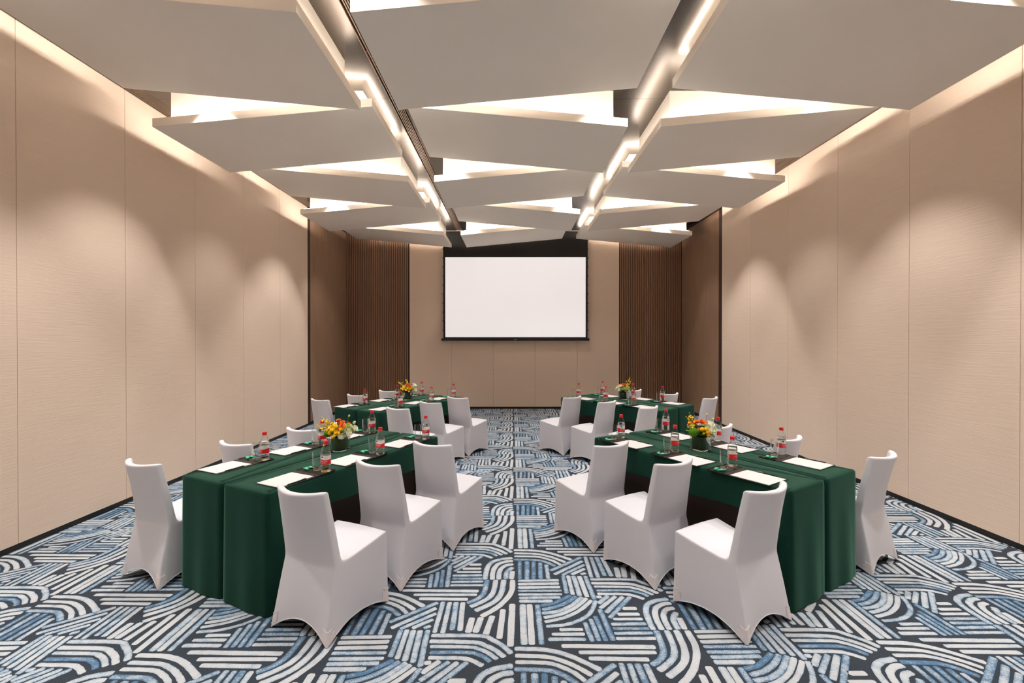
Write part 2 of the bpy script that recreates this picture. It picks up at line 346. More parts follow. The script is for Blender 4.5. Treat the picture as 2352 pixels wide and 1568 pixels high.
# ------------------------------------------------------------------ ceiling with its grilles
ce = boxobj('ceiling', M_void, None, (-4.2, 4.3, YB - .1, YE + .12, ZC + .06, ZC + .2)); tag(ce, 'upper ceiling of taupe metallic sheets above the white panels', kind='structure')
ysc = [YB, -4.66, -2.28, .10, 2.49, 4.87, 7.25, 9.59, 10.79]
for a, b in zip(ysc, ysc[1:]):
    ee = min(b, 10.79)
    for x0, x1 in ((-3.98, -3.945), (-3.80, -1.312), (-1.178, 3.885), (4.025, 4.09)):
        if b > 8.9 and (x0 == -3.98 or x1 == 4.09):
            if a < 8.87: boxobj('metal_sheet', M_ceil, ce, (x0, x1, a + .002, 8.87, ZC, ZC + .02))
            continue
        boxobj('metal_sheet', M_ceil, ce, (x0, x1, a + .002, ee - .002, ZC, ZC + .02))
tag(boxobj('trim_3', M_trimw, None, (-3.75, 3.75, 10.79, 10.81, ZC - .005, ZC + .05)), 'thin white edge strip at the end of the upper ceiling', kind='structure')
def grille(x0, x1, y0, y1, lab, n=6):
    t = thing('linear_diffuser', lab, 'ceiling vent', ((x0 + x1) / 2, (y0 + y1) / 2, ZC), 0)
    w = x1 - x0; L = y1 - y0
    boxobj('void', M_void, t, (-w / 2, w / 2, -L / 2, L / 2, .03, .04))
    p = (w - .02) / n
    g = G()
    for i in range(n - 1):
        x = -w / 2 + .01 + (i + 1) * p; g.box(x - .0045, x + .0045, -L / 2, L / 2, 0, .03)
    tag(g.obj('blade', M_grille, t), kind='stuff')
    for s in (-1, 1): boxobj('frame', M_grille, t, (s * w / 2 - (.006 if s > 0 else 0), s * w / 2 + (.006 if s < 0 else 0), -L / 2, L / 2, -.003, .03))
    g = G(); k = max(2, int(L / .6))
    for i in range(k + 1):
        y = -L / 2 + L * i / k; g.box(-w / 2, w / 2, y - .006, y + .006, .006, .03)
    tag(g.obj('cross_bar', M_grille, t), kind='stuff')
for a, b, nm in ((YB, .1, 'behind the camera'), (.1, 2.49, 'overhead'), (2.49, 4.87, 'nearest in view'), (4.87, 7.25, 'halfway down the room'), (7.25, 8.86, 'farthest from the camera')):
    grille(-3.945, -3.80, a, b, 'dark slotted air grille along the left wall top, ' + nm)
    grille(3.885, 4.025, a, b, 'dark slotted air grille along the right wall top, ' + nm)
for a, b, nm in ((YB, .1, 'behind the camera'), (.1, 2.49, 'overhead'), (2.49, 4.87, 'nearest in view'), (4.87, 7.25, 'second in view'), (7.25, 9.59, 'third in view'), (9.59, 10.76, 'end piece near the screen')):
    grille(-1.312, -1.178, a, b, 'dark slotted air grille in the left ceiling channel, ' + nm)

LO, HI, TH = 3.85, 4.055, .085
COLS = (('left', -3.65, -1.42, .13, .12), ('centre', -1.067, 1.175, .11, .13), ('right', 1.507, 3.74, .12, .09))
ROW0, PITCH, LEN = 1.394, 1.616, 1.28
ORD = {-3: 'third row behind the camera', -2: 'second row behind the camera', -1: 'just behind the camera', 0: 'overhead, out of view', 1: 'nearest row', 2: 'second row', 3: 'third row', 4: 'fourth row', 5: 'last row by the screen'}
def zpanel(c, k, x):
    nm, xa, xb = COLS[c][:3]
    up_left = (k % 2 == 1) if c != 1 else (k % 2 == 0)
    za, zb = (HI, LO) if up_left else (LO, HI)
    return za + (zb - za) * (x - xa) / (xb - xa)
for c, (nm, xa, xb, ia, ib) in enumerate(COLS):
    for k in range(-3, 6):
        yn = ROW0 + PITCH * k - (.02 if k >= 5 else 0); yf = yn + LEN - (.02 if k >= 4 else 0); yc = (yn + yf) / 2; xc = (xa + xb) / 2
        t = thing('ceiling_panel', 'white tilted ceiling panel in the %s column, %s' % (nm, ORD[k]), 'ceiling panel', (xc, yc, ZC), 0, 'tilted white ceiling panels')
        def prism(x0, x1, y0, y1, b, tp, flat=None):
            vs = []
            for top in (0, 1):
                for x, y in ((x0, y0), (x1, y0), (x1, y1), (x0, y1)):
                    z = zpanel(c, k, x) + (tp if top else b)
                    if top and flat is not None: z = flat
                    vs.append((x - xc, y - yc, z - ZC))
            return G().add(vs, [(0, 3, 2, 1), (4, 5, 6, 7), (0, 1, 5, 4), (1, 2, 6, 5), (2, 3, 7, 6), (3, 0, 4, 7)])
        prism(xa, xb, yn, yf, 0, TH).obj('slab', M_panel, t, bevel=.003, seg=2)
        prism(xa + ia, xb - ib, yn + .085, yf - .09, TH - .002, 0, ZC).obj('light_box', M_panel, t)
        e = .035; h = .012
        for q in ((xa + .05, xb - .05, yn + e, yn + e + .016), (xa + .05, xb - .05, yf - e - .016, yf - e), (xa + e + .02, xa + e + .036, yn + .1, yf - .1), (xb - e - .036, xb - e - .02, yn + .1, yf - .1)):
            wash = q[1] - q[0] < .1 and ((c == 0 and q[0] < xc) or (c == 2 and q[0] > xc))
            if (wash and c == 2 and k == 5) or (c == 1 and q[1] - q[0] < .1): continue
            if wash:      # the wall washer sits back against the light box, so the panel's lip cuts its beam
                s = -1 if c == 0 else 1; xe = xa if c == 0 else xb
                def span(d0, d1): a, b = xe - s * d0, xe - s * d1; return (min(a, b), max(a, b), yn + .06, yf - .06)
                prism(*span(.088, .118), TH, TH + .024).obj('wall_washer', M_trimw, t)
                prism(*span(.086, .088), TH + .006, TH + .022).obj('washer_lens', M_wash if k < 5 else M_led, t)
            else: prism(*q, TH, TH + h).obj('led_strip', M_led, t)
        if c == 1 and k == 4:
            g = G()
            for q in ((-.50, -.493, 9.02, 9.12), (.06, .067, 9.02, 9.12), (-.50, .067, 9.02, 9.027)):
                vs = [(x - xc, y - yc, zpanel(c, k, x) + dz - ZC) for dz in (-.0015, .01) for x, y in ((q[0], q[2]), (q[1], q[2]), (q[1], q[3]), (q[0], q[3]))]
                g.add(vs, [(0, 3, 2, 1), (4, 5, 6, 7), (0, 1, 5, 4), (1, 2, 6, 5), (2, 3, 7, 6), (3, 0, 4, 7)])
            g.obj('access_hatch_joint', M_joint, t)

# recessed downlights above the gaps between the panel rows
def downlight(x, y, k=1.0):
    t = thing('downlight', 'small recessed downlight hidden above a gap between white ceiling panels', 'lamp', (x, y, ZC), 0, 'recessed downlights above the panel gaps')
    G().lathe([(.032, -.002), (.045, -.006), (.045, .0)], 20, caps=(False, True)).obj('trim_ring', M_trimw, t)
    G().lathe([(.031, -.004), (.031, -.001)], 20).obj('lens', M_led, t)
    ld = bpy.data.lights.new('downlight_lamp', 'SPOT'); ld.energy = SPOT * k; ld.color = (1, .965, .93); ld.spot_size = math.radians(84 if abs(x) > 2 else 112); ld.spot_blend = .55; ld.shadow_soft_size = .03
    lo = bpy.data.objects.new('lamp', ld); COL.objects.link(lo); lo.parent = t; lo.location = (0, 0, -.012)
for k in range(-3, 5):  # the unseen rows behind the camera are added as fill for the near half
    y = ROW0 + PITCH * k + 1.448
    for x in (-3.0, -.95, 1.05, 3.08): downlight(x, y, (.55 if k in (2, 4) else .9 if k < 0 else 1.3) if abs(x) > 2 else (.55 if k < 0 else .66 if k < 3 else .5 if k == 3 else .32))

# ------------------------------------------------------------------ projection screen
def screen():
    Y = 10.9
    t = thing('projector_screen', 'large pull-down projection screen lit plain white with black borders on the far wall', 'screen', (.083, Y, 1.70))
    x0, x1 = -1.679, 1.68
    boxobj('screen_surface', M_screen, t, (x0, x1, -.006, 0, .04, 1.955))
    g = G(); g.box(x0 - .045, x1 + .045, 0, .006, .0, 2.62); g.obj('black_border', M_border, t)
    boxobj('bottom_bar', M_bar, t, (-1.735, 1.735, -.022, .022, -.045, .015), bevel=.01)
    for s in (-1, 1):
        G().lathe([(.018, -.05), (.03, -.045), (.03, .012), (.018, .017)], 12, s * 1.745, 0).obj('end_cap', M_bar, t)
        G().tube([(s * 1.737, 0, .0), (s * 1.729, 0, .5), (s * 1.726, 0, 1.3), (s * 1.728, 0, 2.62)], .003, 5).obj('tension_cord', M_bar, t)
        for i in range(11):
            boxobj('cord_tab', M_bar, t, (s * 1.73 - .016, s * 1.73 + .016, -.004, .004, .20 + .215 * i, .225 + .215 * i))
    boxobj('maker_plate', M_silver, t, (-.03, .03, -.0235, -.0222, -.022, -.012))
screen()
t = thing('access_panel', 'small walnut access panel low on the right end wall behind the back right table', 'panel', (4.12, 10.17, .06))
boxobj('door', M_wood, t, (-.03, 0, -.16, .16, 0, .39), bevel=.003)
boxobj('top_edge', M_wood, t, (-.034, 0, -.162, .162, .39, .398))
# ------------------------------------------------------------------ table groups
GROUPS = {  # vase point, heading (deg, towards the screen, clockwise from +Y), table centre (u, v)
 'front left': ((-1.458, 3.847), 25.5, (-.095, .003)), 'front right': ((1.601, 3.862), -31.5, (-.065, -.008)),
 'back left': ((-1.614, 7.036), 31, (-.20, .137)), 'back right': ((1.743, 7.087), -40, (-.105, -.145))}
def at(gname, u, v):
    (vx, vy), a, _ = GROUPS[gname]; a = math.radians(a)
    return (vx + u * math.sin(a) + v * math.cos(a), vy + u * math.cos(a) - v * math.sin(a))
def head(gname): return -math.radians(GROUPS[gname][1])
TZ = .76; TL_, TW = 1.80, .45

def cloth_mesh(near_sgn):
    """green velvet over one narrow table: top, rolled edge, floor-length ends, short sides; local y along the table"""
    hx, hy = TW / 2 - .012, TL_ / 2 - .002
    per = []          # (x, y, nx, ny, hem)
    def hem_long(y):  # sides hang short, the cloth drops to the floor only near the ends
        d = hy - abs(y)
        if d < .07: return .006
        if d < .16: return .006 + (.545 - .006) * ((d - .07) / .09) ** .7
        return .545 + .008 * math.sin(y * 9)
    def side(p, q, n, m):
        for i in range(m):
            t = i / m; per.append((p[0] + (q[0] - p[0]) * t, p[1] + (q[1] - p[1]) * t, n[0], n[1]))
    r = .02
    side((-hx + r, -hy), (hx - r, -hy), (0, -1), 14)
    for i in range(4):
        a = -PI / 2 + PI / 2 * (i + .0) / 4; per.append((hx - r + r * math.cos(a), -hy + r + r * math.sin(a), math.cos(a), math.sin(a)))
    side((hx, -hy + r), (hx, hy - r), (1, 0), 60)
    for i in range(4):
        a = PI / 2 * i / 4; per.append((hx - r + r * math.cos(a), hy - r + r * math.sin(a), math.cos(a), math.sin(a)))
    side((hx - r, hy), (-hx + r, hy), (0, 1), 14)
    for i in range(4):
        a = PI / 2 + PI / 2 * i / 4; per.append((-hx + r + r * math.cos(a), hy - r + r * math.sin(a), math.cos(a), math.sin(a)))
    side((-hx, hy - r), (-hx, -hy + r), (-1, 0), 60)
    for i in range(4):
        a = PI + PI / 2 * i / 4; per.append((-hx + r + r * math.cos(a), -hy + r + r * math.sin(a), math.cos(a), math.sin(a)))
    n = len(per); V = []; F = []
    prof = [(-.05, 0.0), (-.010, 0.0), (-.003, -.003), (.003, -.010), (.005, -.03)]
    lv = [.12, .3, .5, .75, 1.0]
    rows = len(prof) + len(lv)
    for j in range(rows):
        for i, (x, y, nx, ny) in enumerate(per):
            end = abs(ny) > .5
            hem = .006 if (end or abs(nx) < .98) else hem_long(y)
            if j < len(prof): off, dz = prof[j]
            else:
                t = lv[j - len(prof)]; drop = TZ - .03 - hem
                wav = (.006 * math.sin(11 * x + 1.3) + .004 * math.sin(27 * x)) if end else (.004 * math.sin(7 * y) + .003 * math.sin(19 * y + 1))
                off = .005 + t * (.010 if end else .002) + wav * t * (drop / .7) * (1 if end else .5); dz = -.03 - t * drop
            V.append((x + nx * off * (.3 if end else 1), y + ny * off, TZ + dz))
    for j in range(rows - 1):
        for i in range(n):
            i2 = (i + 1) % n; F.append((j * n + i, (j + 1) * n + i, (j + 1) * n + i2, j * n + i2))
    F.append(tuple(range(n)))
    me = bpy.data.meshes.new('tablecloth'); me.from_pydata(V, [], F)
    for p in me.polygons: p.use_smooth = True
    me.polygons[-1].use_smooth = False
    me.materials.append(M_green); return me
cloth_me = cloth_mesh(1)
def make_table(name):
    t = thing('folding_table', '', 'table')
    boxobj('tabletop', M_tabledark, t, (-TW / 2 + .032, TW / 2 - .032, -TL_ / 2 + .032, TL_ / 2 - .032, TZ - .034, TZ - .006), bevel=.004)
    for s in (-1, 1):
        for k in (-1, 1):
            G().tube([(k * .17, s * .74, TZ - .033), (k * .17, s * .74, .004)], .014, 8).obj('leg', M_steel, t)
        G().tube([(-.17, s * .74, .12), (.17, s * .74, .12)], .011, 8).obj('crossbar', M_steel, t)
    return t
tab0 = None
cloths = 0
for gname, (vp, ang, (cu, cv)) in GROUPS.items():
    lr = gname.split()[1]
    for sgn, sd in ((1, 'right-hand'), (-1, 'left-hand')):
        aisle = (lr == 'left') == (sgn > 0)
        where = 'aisle' if aisle else 'wall'
        x, y = at(gname, cu, cv + sgn * .2275)
        lab = 'narrow folding table under green cloth, %s half of the %s group' % (where, gname)
        if tab0 is None: tab0 = make_table('x'); t = tab0; t.location = (x, y, 0); t.rotation_euler = (0, 0, head(gname)); t['label'] = lab; t['group'] = 'folding tables under the cloths'
        else: t = dup(tab0, (x, y, 0), head(gname), lab)
        # dark modesty board just inside the outer long side
        boxobj('modesty_board', M_tabledark, t, (sgn * .10 - .008, sgn * .10 + .008, -.68, .68, .02, TZ - .034))
        c = link('tablecloth', cloth_me, None, (x, y, 0), head(gname)); cloths += 1
        tag(c, 'dark green velvet cloth over the %s half of the %s table group' % (where, gname), 'tablecloth', 'green tablecloths')

# ------------------------------------------------------------------ chairs in stretch covers
def build_chair():
    S = [-1, -.94, -.72, -.38, 0, .38, .72, .94, 1]; nS = len(S)
    Rr = [0, .14, .35, .62, .85, .95, 1]
    def lerp(a, b, t): return a + (b - a) * t
    ZW = .405
    def sidez(r): return ZW + .055 * (.25 * r + .75 * r * r)
    def hemz(s, h): return h * (1 - abs(s) ** 2.1)
    T = [0, .05, .22, .48, .74, .93, 1]
    loop = []   # parametric loop: (kind, s or r)
    for s in S: loop.append(('r', s))
    for r in Rr[1:-1]: loop.append(('R', r))
    for s in reversed(S): loop.append(('f', s))
    for r in reversed(Rr[1:-1]): loop.append(('L', r))
    n = len(loop); V = []; F = []
    def yrear(z):   # foot -> waist -> top
        if z < ZW: t = z / ZW; return lerp(-.255, -.172, t ** 1.15)
        t = (z - ZW) / (.85 - ZW); return lerp(-.172, -.262, t ** 1.1)
    def xh(z, r):
        foot = .228; top = .205 + .012 * r
        return lerp(foot, top, min(1, z / ZW) ** .8)
    for t in T:
        for kind, p in loop:
            if kind in 'rf':
                z0 = hemz(p, .092 if kind == 'r' else .06); zt = ZW if kind == 'r' else sidez(1)
                z = lerp(z0, zt, t)
                if kind == 'r':
                    y = yrear(z) - .018 * (1 - p * p) * (z / ZW) + .020 * (1 - p * p) * (1 - t) ** 2
                    x = p * xh(z, 0)
                else:
                    y = lerp(.255, .250, t) - .018 * (1 - p * p) * (1 - t) ** 2 + .006 * (1 - p * p); x = p * xh(z, 1)
            else:
                s = 2 * p - 1; zt = sidez(p); z0 = hemz(s, .068); z = lerp(z0, zt, t)
                sg = 1 if kind == 'R' else -1
                y = lerp(yrear(z), lerp(.255, .250, t), p); x = sg * (xh(z, p) - .020 * (1 - s * s) * (1 - t) ** 1.5 - .006 * (1 - s * s) * t)
            V.append((x, y, z))
    for j in range(len(T) - 1):
        for i in range(n):
            i2 = (i + 1) % n; F.append((j * n + i, j * n + i2, (j + 1) * n + i2, (j + 1) * n + i))
    top = (len(T) - 1) * n
    idx = {q: top + i for i, q in enumerate(loop)}
    # seat top grid, rows r = Rr[1:], bounded by the top loop
    grid = []
    for r in Rr[1:]:
        row = []
        for k, s in enumerate(S):
            if r == 1: row.append(idx[('f', s)]); continue
            if k == 0: row.append(idx[('L', r)]); continue
            if k == nS - 1: row.append(idx[('R', r)]); continue
            xl = xh(ZW, r); z = sidez(r) + .030 * (1 - s * s) ** .8 * (1 - r * .55) + (.0 if r < .9 else -.002)
            if r > .9: z -= .006 * 0
            V.append((s * xl, lerp(yrear(ZW), .250, r), z)); row.append(len(V) - 1)
        grid.append(row)
    for a, b in zip(grid, grid[1:]):
        for k in range(nS - 1): F.append((a[k], a[k + 1], b[k + 1], b[k]))
    # back: rear sheet continues the skirt, front sheet starts at the first seat row
    K = [0, .10, .3, .55, .8, .95, 1]
    rear = [[idx[('r', s)] for s in S]]; front = [grid[0]]
    for t in K[1:]:
        z = lerp(ZW, .848, t); r_ = []; f_ = []
        for s in S:
            hw = lerp(.205, .190, t); cup = (.018 + .056 * t) * (1 - s * s)
            zc = z - (.010 * t * (1 - s * s) if t > .7 else 0) - (.006 if (t == 1 and abs(s) == 1) else 0)
            V.append((s * hw, yrear(z) - cup + .024 * t, zc)); r_.append(len(V) - 1)
            th = lerp(.058, .040, t)
            V.append((s * hw * .985, yrear(z) - cup * .95 + .024 * t + th, zc + (.002 if t == 1 else 0))); f_.append(len(V) - 1)
        rear.append(r_); front.append(f_)
    for j in range(len(K) - 1):
        for k in range(nS - 1):
            F.append((rear[j][k], rear[j][k + 1], rear[j + 1][k + 1], rear[j + 1][k]))
            F.append((front[j][k + 1], front[j][k], front[j + 1][k], front[j + 1][k + 1]))
        F.append((rear[j][0], rear[j + 1][0], front[j + 1][0], front[j][0]))
        F.append((rear[j][-1], front[j][-1], front[j + 1][-1], rear[j + 1][-1]))
    for k in range(nS - 1): F.append((rear[-1][k], rear[-1][k + 1], front[-1][k + 1], front[-1][k]))
    me = bpy.data.meshes.new('chair_base'); me.from_pydata(V, [], F)
    bm = bmesh.new(); bm.from_mesh(me); bmesh.ops.recalc_face_normals(bm, faces=bm.faces); bm.to_mesh(me); bm.free()
    o = bpy.data.objects.new('tmp', me); COL.objects.link(o)
    sb = o.modifiers.new('s', 'SUBSURF'); sb.levels = 2; sb.render_levels = 2
    dg = bpy.context.evaluated_depsgraph_get(); ev = bpy.data.meshes.new_from_object(o.evaluated_get(dg))
    bpy.data.objects.remove(o)
    for p in ev.polygons: p.use_smooth = True
    N = [v.normal.copy() for v in ev.vertices]
    if max(N, key=lambda q: q.z).z < 0: pass
    # split into parts with the shared normals kept, so no seam shades between them
    def part(name, sel, push=0, m=M_white):
        used = {}; vs = []; fs = []; nn = []
        for p in ev.polygons:
            if not sel(p): continue
            f = []
            for vi in p.vertices:
                if vi not in used:
                    used[vi] = len(vs); vs.append(tuple(ev.vertices[vi].co + N[vi] * push)); nn.append(tuple(N[vi]))
                f.append(used[vi])
            fs.append(tuple(f))
        q = bpy.data.meshes.new(name); q.from_pydata(vs, [], fs)
        for p in q.polygons: p.use_smooth = True
        q.normals_split_custom_set_from_vertices(nn); q.materials.append(m); return q
    def is_seat(p): return p.normal.z > .55 and p.center.z < .52 and p.center.z > .38 and p.center.y > -.13
    def is_back(p): return p.center.z > .415 and p.center.y < -.09 and not is_seat(p)
    meshes = {'seat': part('seat', is_seat), 'backrest': part('backrest', is_back),
              'skirt': part('skirt', lambda p: not is_seat(p) and not is_back(p))}
    pockets = []
    for sx in (-1, 1):
        for sy in (-1, 1):
            cx, cy = sx * .228, sy * .255
            pockets.append(part('foot_pocket', lambda p: p.center.z < .088 and abs(p.center.x - cx) < .040 and abs(p.center.y - cy) < .055, push=.0026, m=M_pocket))
    sg = G()        # stitched upper edge of each foot pocket
    for q in pockets:
        bb = bmesh.new(); bb.from_mesh(q)
        for e in bb.edges:
            a, b = e.verts
            if e.is_boundary and min(a.co.z, b.co.z) > .05: sg.tube([tuple(a.co), tuple(b.co)], .0019, 4)
        bb.free()
    meshes['seam'] = sg.mesh('seam', M_pocket)
    # piped hem along the open lower edge
    bm = bmesh.new(); bm.from_mesh(ev); be = [e for e in bm.edges if e.is_boundary]
    adj = {}
    for e in be:
        a, b = e.verts; adj.setdefault(a, []).append(b); adj.setdefault(b, []).append(a)
    st = be[0].verts[0]; ring = [st]; prev = None; cur = st
    while True:
        nx = [q for q in adj[cur] if q is not prev][0]
        if nx is st: break
        ring.append(nx); prev, cur = cur, nx
    pts = [tuple(v.co) for v in ring] + [tuple(ring[0].co)]; bm.free()
    g = G().tube(pts, .0032, 5); meshes['hem'] = g.mesh('hem', M_white, smooth='full')
    t = thing('banquet_chair', '', 'chair', group='white covered banquet chairs')
    for k, q in meshes.items(): link(k, q, t)
    for q in pockets: link('foot_pocket', q, t)
    return t
chair0 = build_chair(); first = [True]
CH = {'front left': {'aisle': (.76, (-1.045, -.424, .223)), 'wall': (-.73, (-1.118, -.46, .183))},
      'front right': {'aisle': (-.735, (-1.007, -.355, .270)), 'wall': (.735, (-1.04, -.375, .28))},
      'back left': {'aisle': (.865, (-1.11, -.50, .10)), 'wall': (-.66, (-1.10, -.47, .175))},
      'back right': {'aisle': (-.87, (-1.05, -.39, .25)), 'wall': (.62, (-1.105, -.475, .205))}}
PLACE = ('nearest the camera', 'middle of three', 'nearest the screen')
jr = random.Random(5)
for gname, dd in CH.items():
    for where, (v, us) in dd.items():
        for u, pl in zip(us, PLACE):
            x, y = at(gname, u + .255, v)
            lab = 'white covered chair on the %s side of the %s table, %s' % (where, gname, pl)
            rz = head(gname) + math.radians(jr.uniform(-1.2, 1.2))
            if first[0]: first[0] = False; chair0.location = (x, y, 0); chair0.rotation_euler = (0, 0, rz); chair0['label'] = lab
            else: dup(chair0, (x, y, 0), rz, lab)
# ------------------------------------------------------------------ place settings
ZT = TZ + .0005
def wrap(me, r, ang0):
    """bend a flat mesh (x along the label, y up) round a cylinder of radius r"""
    for v in me.vertices:
        a = ang0 + v.co.x / r; rr = r + v.co.z; z = v.co.y; v.co = (rr * math.cos(a), rr * math.sin(a), z)
def text_mesh(s, size, name, m):
    cu = bpy.data.curves.new(name, 'FONT'); cu.body = s; cu.size = size; cu.align_x = 'CENTER'; cu.align_y = 'CENTER'; cu.resolution_u = 2
    o = bpy.data.objects.new('tmp', cu); COL.objects.link(o)
    dg = bpy.context.evaluated_depsgraph_get(); me = bpy.data.meshes.new_from_object(o.evaluated_get(dg)); bpy.data.objects.remove(o)
    me.materials.clear(); me.materials.append(m); me.name = name; return me
RB = .0335
def build_bottle():
    t = thing('water_bottle', '', 'bottle', group='small bottles of water on the tables')
    prof = [(.0, .004), (.020, .0035), (.027, .0), (.0315, .004), (RB, .012), (RB, .020), (RB - .0018, .024), (RB, .028), (RB, .034), (RB - .0018, .038), (RB, .042), (RB, .050), (RB - .001, .053), (RB - .001, .122),
            (RB, .125), (RB, .134), (RB - .001, .145), (.030, .158), (.0245, .172), (.0185, .184), (.0145, .192), (.0135, .197), (.0135, .203)]
    G().lathe(prof, 28, caps=(False, False)).obj('bottle_body', M_bottle, t, smooth='full')
    wp = [(.001, .0055)] + [(r - .0008, max(z, .0055)) for r, z in prof[2:] if z < .146] + [(RB - .0020, .146)]
    G().lathe(wp, 28).obj('water', M_water, t, smooth=True)
    g = G().lathe([(.0, .2205), (.0125, .2205), (.0158, .2185), (.0162, .200), (.0160, .199), (.0140, .199)], 28, caps=(False, False))
    g.obj('cap', M_cap, t, smooth=True)
    G().lathe([(.0136, .194), (.0165, .1945), (.0165, .1965), (.0136, .197)], 24, caps=(False, False)).obj('neck_ring', M_cap, t, smooth=True)
    # printed sleeve: pale upper half, red lower half with a wavy border
    n = 48; RL = RB + .0002
    def band(f0, f1, m, name, r):
        V = []; F = []
        for i in range(n + 1):
            a = 2 * PI * i / n
            for k in range(4):
                z = f0(a) + (f1(a) - f0(a)) * k / 3; V.append((r * math.cos(a), r * math.sin(a), z))
        for i in range(n):
            for k in range(3): b = i * 4 + k; F.append((b, b + 4, b + 5, b + 1))
        g = G(); g.v = V; g.f = F; return g.obj(name, m, t, smooth='full', recalc=False)
    wav = lambda a: .0935 + .0028 * math.sin(2 * a + .6)
    band(lambda a: .060, wav, M_lred, 'label_red_band', RL); band(wav, lambda a: .1215, M_lwhite, 'label_white_band', RL)
    for a0 in (-PI / 2, PI / 2):
        tx = text_mesh('农夫山泉', .0125, 'label_writing', M_ltext); wrap(tx, RL + .0003, a0)
        for v in tx.vertices: v.co.z += .0805
        link('label_writing', tx, t)
        t2 = text_mesh('饮用天然水', .0062, 'label_writing', M_ltext); wrap(t2, RL + .0003, a0)
        for v in t2.vertices: v.co.z += .0675
        link('label_writing', t2, t)
        # emblem: a dark spreading tree before a pale mountain
        g = G()
        for cx, cy, r in ((0, .0055, .0052), (-.0042, .0022, .0036), (.0042, .0022, .0036), (0, .0012, .0042)):
            g.add([(cx + r * math.cos(2 * PI * i / 10), cy + r * .8 * math.sin(2 * PI * i / 10), .0004) for i in range(10)], [tuple(range(10))])
        g.add([(-.0009, -.0065, .0004), (.0009, -.0065, .0004), (.0007, 0, .0004), (-.0007, 0, .0004)], [(0, 1, 2, 3)])
        me = g.mesh('label_tree', M_ltree, recalc=False); wrap(me, RL, a0 - .35)
        for v in me.vertices: v.co.z += .1085
        link('label_tree', me, t)
        g = G(); g.add([(-.004, -.004, .0002), (.020, -.004, .0002), (.0145, .0045, .0002), (.011, .001, .0002), (.006, .006, .0002)], [(0, 1, 3), (1, 2, 3), (0, 3, 4)])
        me = g.mesh('label_mountain', M_lmount, recalc=False); wrap(me, RL, a0 - .05)
        for v in me.vertices: v.co.z += .1065
        link('label_mountain', me, t)
    return t
def build_glass():
    t = thing('drinking_glass', '', 'glass', group='clear tumblers beside the bottles')
    G().lathe([(.0255, .012), (.0290, .035), (.0312, .065), (.0320, .095), (.0315, .128), (.0305, .1285), (.0303, .126), (.0308, .095), (.0300, .065), (.0278, .035), (.0243, .0135)], 28, caps=(False, False)).obj('glass_wall', M_glass, t, smooth='full')
    G().lathe([(.021, .0), (.0245, .002), (.0262, .012), (.0240, .0135), (.016, .0125), (.001, .012)], 28).obj('glass_base', M_glassb, t, smooth=True)
    G().lathe([(.0316, .1275), (.0320, .1290), (.0308, .1300), (.0300, .1285)], 28, caps=(False, False)).obj('rim', M_glass, t, smooth='full')
    return t
def build_pad():
    t = thing('desk_pad', '', 'desk pad', group='black leather desk pads')       # origin at the bottle point projected on the table
    boxobj('board', M_leather, t, (-.216, .022, -.375, -.062, 0, .005), bevel=.0015, seg=1)
    boxobj('leather_strip', M_leather, t, (-.216, .022, -.106, -.062, .005, .0078), bevel=.001, seg=1)
    return t
def build_paper():
    t = thing('note_paper', '', 'paper', group='sheets of white note paper on the desk pads')
    boxobj('sheet', M_paper, t, (-.211, .004, -.371, -.108, 0, .0016))
    boxobj('printed_mark', M_print, t, (-.043, -.019, -.346, -.342, .0016, .0018))
    return t
def build_pen():
    t = thing('pen', '', 'pen', group='black pens on the desk pads')
    G().tube([(0, -.07, 0), (0, -.066, 0), (0, .066, 0)], .0042, 8).obj('barrel', M_pen, t, smooth=True)
    G().tube([(0, .066, 0), (0, .073, 0)], .0042, 8, .0030).obj('button', M_chrome, t)
    boxobj('clip', M_chrome, t, (-.0012, .0012, .030, .066, .0044, .0058))
    return t
def build_tray():
    t = thing('serving_tray', '', 'tray', group='small black trays for glass and bottle')
    boxobj('base', M_tray, t, (-.225, .025, -.061, .061, 0, .006), bevel=.002)
    g = G()
    for b in ((-.225, .025, -.061, -.058), (-.225, .025, .058, .061), (-.225, -.222, -.058, .058), (.022, .025, -.058, .058)): g.box(*b, .006, .0095)
    g.obj('rim', M_tray, t)
    return t
def build_mint():
    t = thing('wrapped_mint', '', 'sweet', group='green wrapped mints on the trays')
    g = G(); n = 12
    prof = [(-.034, .011), (-.028, .009), (-.022, .0045), (-.017, .011), (-.005, .013), (.005, .013), (.017, .011), (.022, .0045), (.028, .009), (.034, .011)]
    V = []
    for x, r in prof:
        for i in range(n):
            a = 2 * PI * i / n; f = .3 if abs(x) > .023 else .5
            V.append((x, r * math.cos(a), r * f * math.sin(a)))
    g.v = V
    for j in range(len(prof) - 1):
        for i in range(n): i2 = (i + 1) % n; g.f.append((j * n + i, j * n + i2, (j + 1) * n + i2, (j + 1) * n + i))
    g.obj('wrapper', M_mint, t, smooth='full')
    g = G(); g.box(-.008, .008, -.0085, .0085, .0035, .0072); g.obj('wrapper_print', M_mintw, t, bevel=.001)
    return t
kit = {'bottle': build_bottle(), 'glass': build_glass(), 'pad': build_pad(), 'paper': build_paper(), 'pen': build_pen(), 'tray': build_tray(), 'mint': build_mint()}
used = set()
def put(kind, loc, rz, lab):
    o = kit[kind]
    if kind not in used: used.add(kind); o.location = loc; o.rotation_euler = (0, 0, rz); o['label'] = lab; return o
    return dup(o, loc, rz, lab)
